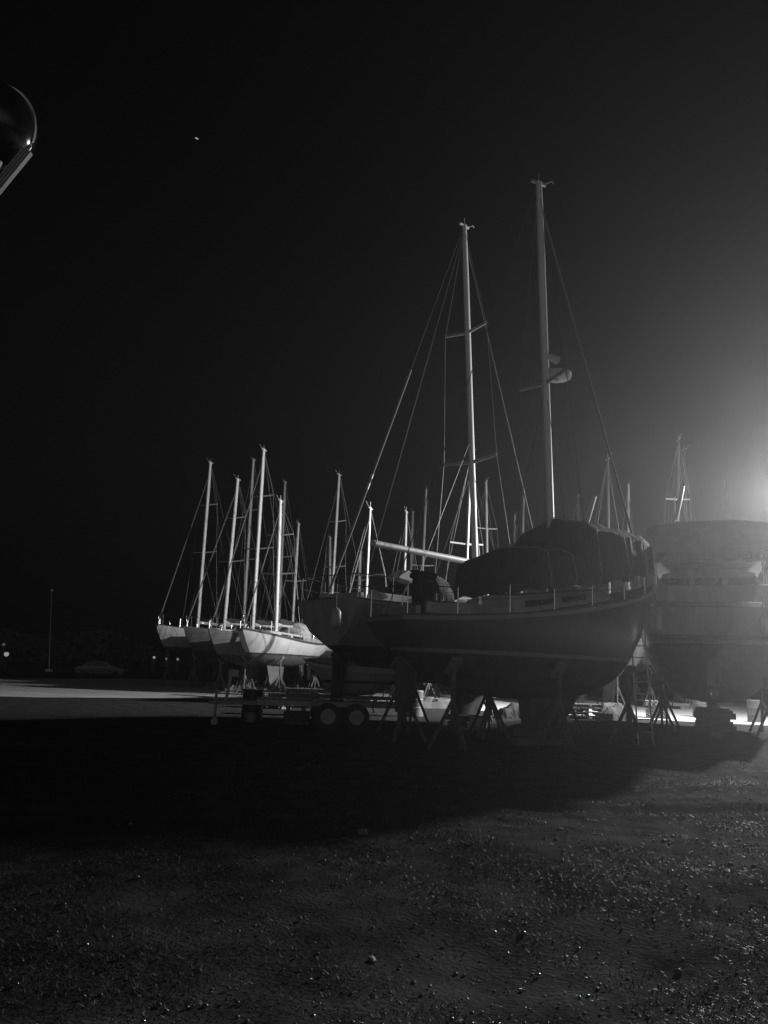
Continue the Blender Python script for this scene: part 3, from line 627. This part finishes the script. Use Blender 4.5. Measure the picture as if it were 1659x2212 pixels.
# ---- yachts of the left-hand row, bows towards the camera
HL = -117
row = dict(detail=1, mr=.125, rig=.013, jib=True)
sailboat('farthest left white yacht, with its boom standing clear of the deck', 'the farthest left yacht', (427, 1357), (455, 998), 53.5, HL, 6.2, 4.0, (3.5, 3.45, 3.85), 2.45, 3.3, boom=(3.8, .75, .0), sailcover=False, sprayhood=False, mats=(GEL2, STRIPE, ANTI), **row)
sailboat('dark-hulled yacht second from the left in the left-hand row', 'the dark-hulled second yacht', (485, 1345), (514, 1034), 49.5, HL, 6.0, 3.7, (3.3, 3.25, 3.6), 2.2, 3.1, mats=(NAVY, STRIPE, ANTI), boom=(3.6, .8, 0), **row)
sailboat('grey yacht third in the left-hand row, with the tallest mast there', 'the grey third yacht', (547, 1345), (570, 970), 45.5, HL, 6.0, 3.9, (3.05, 3.0, 3.35), 2.0, 3.1, mats=(mat('grey_topsides', .16, .4, var=.2, scale=2), STRIPE, ANTI), boom=(3.8, .8, 0), hood=CANVASP, **row)
WH = sailboat('brightly lit white yacht with a dark sheer stripe, nearest of the left-hand row', 'the brightly lit white yacht', (597, 1358), (606, 1080), 41.5, HL + 6, 4.7, 3.4, (2.95, 2.85, 3.3), 2.08, 2.9, mats=(GEL, ANTI, ANTI2), rubrail=mat('sheer_stripe', .07, .4), boom=(3.3, .8, 0), hood=CANVASP, **row)
# a low radar / lazyjack bundle on the left mast
back = dict(detail=0, rig=.013, rails=False, stands=2, boom=None)
BK = [((527, 1338), (548, 992), 66, 'mast just left of the tallest left-hand one', 4.0),
      ((603, 1345), (616, 1040), 63, 'mast close behind the brightly lit yacht', 4.0),
      ((632, 1350), (645, 1130), 56, 'short mast ending the left-hand row', 3.4),
      ((716, 1300), (733, 1024), 52, 'lone tall mast left of the bare boom', 3.6),
      ((790, 1300), (800, 1096), 34, 'mast beside the bare boom tip', 2.6),
      ((873, 1300), (878, 1104), 44, 'left mast of a close pair above the boom', 3.0),
      ((886, 1300), (892, 1104), 67, 'right mast of a close pair above the boom', 3.6),
      ((908, 1300), (921, 1057), 55, 'mast behind the middle of the bare boom', 3.4),
      ((1004, 1290), (1017, 985), 35.5, 'mast close left of the boom end', 3.2),
      ((1056, 1290), (1050, 1040), 48, 'thin mast right of the boom end', 3.4),
      ((1110, 1290), (1112, 1112), 62, 'short mast well left of the tallest one', 3.4),
      ((1124, 1290), (1132, 1062), 51, 'mast directly left of the tallest one', 3.4),
      ((1250, 1290), (1248, 1072), 60, 'faint mast inside the tallest forestay', 3.4),
      ((1316, 1290), (1313, 990), 41, 'mast crossing the foot of the tallest forestay', 3.2),
      ((1355, 1290), (1358, 1046), 58, 'short mast right of the tallest forestay', 3.4),
      ((1461, 1290), (1466, 948), 45, 'taller faint mast above the motor cruiser', 3.4),
      ((1482, 1290), (1479, 970), 57, 'shorter faint mast above the motor cruiser', 3.4),
      ((718, 1290), (713, 1160), 63, 'very short mast left of the lone tall one', 3.0),
      ((776, 1290), (779, 1190), 61, 'stub mast left of the bare boom tip', 3.0)]
for i, (mb, mt, Y, nm, zz) in enumerate(BK):
    s = .8 if Y < 36 else 1.0
    gm = NAVY if mb[0] == 1316 else [GEL2, GEL, NAVY, GEL2][i % 4]
    fx = HL + (-5, 4, 9)[i % 3] if mb[0] < 900 else -75 - (i % 4) * 6
    sailboat('distant yacht with the ' + nm, 'yacht with ' + nm, mb, mt, Y, fx, 5.4 * s, 3.4 * s, (zz - .1, zz - .15, zz + .2), zz - 1.05, 2.9 * s, mats=(gm, STRIPE, ANTI), mr=.0021 * Y, spar=mat('dark_spar', .09, .5, var=.2) if mb[0] in (1316, 1461, 1482, 1250) else (ALU2 if i % 2 else None), sprayhood=(i % 2 == 0), jib=(i % 2 == 0), spread=(((.5, .8),) if i % 3 else ((.42, .85), (.7, .7))), cabin=True, **back)

# ------------------------------------------------------------------ dark glossy lamp hood on a ribbed bracket, cut by the left edge
def hood():
    Y = 7.0; c = at(-8, 272, Y); root = thing('street_lamp', (c.x - 1.1, c.y, 0), 0, 'unlit dark globe lamp on a ribbed bracket, cut by the left edge', 'street lamp')
    o = -Vector((c.x - 1.1, c.y, 0))
    gl = MB(); gl.ball(c + o, .385, 40, 26, (1, 1, 1.08)); rg_ = MB(); cc = c + o; rg_.tube([cc + cr * .395 * math.cos(a) + cu * .42 * math.sin(a) for a in [2 * math.pi * k / 48 for k in range(49)]], .013, 8); rg_.build('rim', mat('satin_steel', .8, .42, metal=1, var=.1), root)  # ring square to the camera, added to catch a highlight arc round the globe
    gl.build('globe', mat('smoked_globe', .02, .16, var=.1, spec=.6, coat=.3), root, angle=180)
    a = at(-30, 436, Y - .1); b = at(60, 326, Y - .1); d = (b - a).normalized(); n = d.cross(Vector((0, 1, 0))).normalized(); ar = MB()
    st = a - d * 1.05
    ar.bar(st + o, b + o, .05, .10)
    for k in (-1, 0, 1): ar.bar(st + o + n * .03 * k + Vector((0, -.03, 0)), b + o + n * .03 * k + Vector((0, -.03, 0)), .014, .014)
    ar.build('bracket', mat('pale_painted_steel', .35, .5, var=.2, scale=12), root, smooth=False)
    pl = MB(); pl.tube([(st + o).xy.to_3d(), (st + o) * 1 + Vector((0, 0, .3))], [.07, .055], 14); pl.tube([(st + o).xy.to_3d(), (st + o).xy.to_3d() + Vector((0, 0, .25))], .12, 14); pl.build('pole', DARKP, root)
    MB().tube([c + o + Vector((0, 0, -.36)), c + o + Vector((0, 0, -.5))], [.12, .08], 14).build('collar', DARKP, root)
hood()

# ------------------------------------------------------------------ far side of the yard
def far_lamp(px, py, Y, s, label, r=.12):
    p = at(px, py, Y); root = thing('marker_lamp', (p.x, p.y, 0), 0, label, 'lamp', 'small lamps beyond the yard')
    MB().tube([(0, 0, 0), (0, 0, p.z - .1)], .05, 8).build('post', DARKP, root)
    MB().ball((0, 0, p.z), r, 10, 8).build('lamp', emis('marker_glow', s), root)
    MB().tube([(0, 0, p.z + r * .8), (0, 0, p.z + r * 1.5)], [r * 1.3, r * .4], 10).build('cap', DARKP, root)
far_lamp(14, 1413, 110, .3, 'brightest small lamp at the far left edge', .32)
far_lamp(333, 1420, 118, .3, 'bright small lamp, left one of three beyond the road', .2)
far_lamp(360, 1423, 118, .12, 'dim middle one of three small lamps beyond the road', .2)
far_lamp(384, 1424, 118, .18, 'right one of three small lamps beyond the road', .2)
far_lamp(8, 1392, 120, .05, 'dim lamp above the brightest one at the far left edge', .25)
def far_pole():
    p = at(108, 1430, 95); t = at(112, 1275, 95); root = thing('flagpole', (p.x, p.y, 0), 0, 'faint tall flagpole beyond the road on the left', 'flagpole')
    MB().tube([(0, 0, 0), (t.x - p.x, 0, t.z)], [.09, .06], 10).build('pole', DARKP, root); MB().ball((t.x - p.x, 0, t.z), .16, 10, 8).build('finial', ALU2, root)
    MB().box((0, 0, .15), (.6, .6, .3)).build('footing', mat('concrete', .25, .9), root, smooth=False)
far_pole()
def car(px, py, Y, label):
    p = at(px, py, Y); root = thing('parked_car', (p.x, p.y, 0), R(5), label, 'car')
    prof = [(-2.1, .35), (-2.15, .75), (-1.9, .92), (-1.45, .98), (-1.0, 1.42), (.45, 1.45), (1.05, 1.0), (1.9, .85), (2.12, .6), (2.1, .35)]
    b = MB(); b.loft([[Vector((x, y, z - (.05 if abs(y) > .75 and z > 1 else 0))) for x, z in prof] for y in (-.85, -.8, .8, .85)], True, True, True); b.build('body', mat('car_paint', .03, .3, coat=.4), root)
    for sd in (1, -1):
        w = MB(); w.add([(-1.3, sd * .858, 1.0), (.85, sd * .858, 1.0), (.38, sd * .862, 1.36), (-.95, sd * .862, 1.36)], [(0, 1, 2, 3)]); w.build('window', GLASS, root, smooth=False)
        for x in (-1.35, 1.35):
            MB().tube([(x, sd * .7, .32), (x, sd * .88, .32)], .32, 18).build('wheel', RUBBER, root)
        MB().box((2.08, sd * .6, .7), (.08, .3, .14)).build('headlight', PLAST, root, smooth=False)
car(222, 1433, 72, 'dark car parked beyond the pale road on the left')

def tree_mass():
    r_ = random.Random(5); b = MB()
    for i in range(5200):
        x = -145 + 290 * r_.random(); hh = 4.5 + 2.2 * math.sin(x * .07) + 1.3 * math.sin(x * .23 + 1); z = .3 + hh * r_.random() ** .8; y = 150 + 8 * r_.random()
        a = r_.random() * 3.14; s = .35 + .5 * r_.random(); d = Vector((math.cos(a), math.sin(a), .4 * r_.random())) * s; e = Vector((-.2 * math.sin(a), .2 * math.cos(a), 1)) * s * .6
        c = Vector((x, y, z)); b.add([c - d, c - e, c + d, c + e], [(0, 1, 2, 3)])
    tag(b.build('wood', LEAF, None, smooth=False), 'far dark wood along the edge of the yard', 'wood', kind='stuff')
tree_mass()

# ------------------------------------------------------------------ a star
s = MB(); s.ball((0, 0, 0), 1.0, 8, 6, (2.4, 1, .7)); o = s.build('star', emis('starlight', .35), None); o.location = at(425, 299, 800); o.rotation_euler = (0, R(25), 0); tag(o, 'single pale star in the black sky upper left', 'star')

# ------------------------------------------------------------------ the yard floodlight (just beyond the right edge) and its light
def floodlight():
    root = thing('floodlight_mast', (LAMP.x, LAMP.y, 0), 0, 'tall steel floodlight mast behind the motor cruiser, just beyond the right edge', 'floodlight')
    MB().tube([(0, 0, 0), (0, 0, LAMP.z + .3)], [.13, .08], 14).build('pole', GALV, root)
    MB().box((0, 0, .03), (.45, .45, .04)).build('base_plate', GALV, root, smooth=False)
    MB().bar((-.55, 0, LAMP.z + .25), (.55, 0, LAMP.z + .25), .07).build('crossbar', GALV, root, smooth=False)
    for x, az in ((-.45, 135), (.45, -110)):
        h = MB(); M = Matrix.Translation((x, 0, LAMP.z)) @ Matrix.Rotation(R(az), 4, 'Z') @ Matrix.Rotation(R(25), 4, 'Y')
        h.add([M @ Vector(v) for v in ((-.12, -.16, -.12), (-.12, .16, -.12), (-.12, .16, .12), (-.12, -.16, .12), (.06, -.24, -.18), (.06, .24, -.18), (.06, .24, .18), (.06, -.24, .18))], [(3, 2, 1, 0), (0, 1, 5, 4), (1, 2, 6, 5), (2, 3, 7, 6), (3, 0, 4, 7)])
        hh = h.build('lamp_head', DARKP, root, smooth=False)
        l = MB(); l.add([M @ Vector(v) for v in ((.05, -.22, -.165), (.05, .22, -.165), (.05, .22, .165), (.05, -.22, .165))], [(0, 1, 2, 3)]); l.build('lens', emis('lens_glow', 60), hh, smooth=False)
    ld = bpy.data.lights.new('yard_light', 'POINT'); ld.energy = OMNI; ld.shadow_soft_size = .09; lo_ = bpy.data.objects.new('yard_light', ld); COL.objects.link(lo_); lo_.location = LAMP + Vector((-.2, -.35, 0))
    sd = bpy.data.lights.new('flood_beam', 'SPOT'); sd.energy = FLOOD; sd.spot_size = R(120); sd.spot_blend = 1; sd.shadow_soft_size = .09
    so = bpy.data.objects.new('flood_beam', sd); COL.objects.link(so); so.location = LAMP + Vector((-.75, .35, 0))
    so.rotation_euler = (Vector((-13, 42, 2.5)) - so.location).to_track_quat('-Z', 'Y').to_euler()
    fd = bpy.data.lights.new('front_beam', 'SPOT'); fd.energy = FRONT; fd.spot_size = R(66); fd.spot_blend = 1; fd.shadow_soft_size = .09
    fo = bpy.data.objects.new('front_beam', fd); COL.objects.link(fo); fo.location = LAMP + Vector((-.1, -.4, 0))
    fo.rotation_euler = (Vector((14, 7.5, 0)) - fo.location).to_track_quat('-Z', 'Y').to_euler()
    for q_ in (lo_, so, fo): q_.parent = root; q_.location = q_.location - root.location
floodlight()

# ------------------------------------------------------------------ haze added to imitate lens glare around the floodlight
hz = MB(); hz.box((0, 80, 10), (340, 200, 22)); hm = bpy.data.materials.new('glare_haze'); hm.use_nodes = True; t = hm.node_tree; t.nodes.clear()
pv = t.nodes.new('ShaderNodeVolumePrincipled'); oo = t.nodes.new('ShaderNodeOutputMaterial'); pv.inputs['Color'].default_value = (.9, .9, .9, 1); pv.inputs['Density'].default_value = HAZE; pv.inputs['Anisotropy'].default_value = .7
t.links.new(pv.outputs[0], oo.inputs['Volume'])
tag(hz.build('haze', hm, None, smooth=False), 'thin haze added to imitate lens glare around the yard floodlight', 'haze', kind='stuff')
bpy.context.view_layer.update()
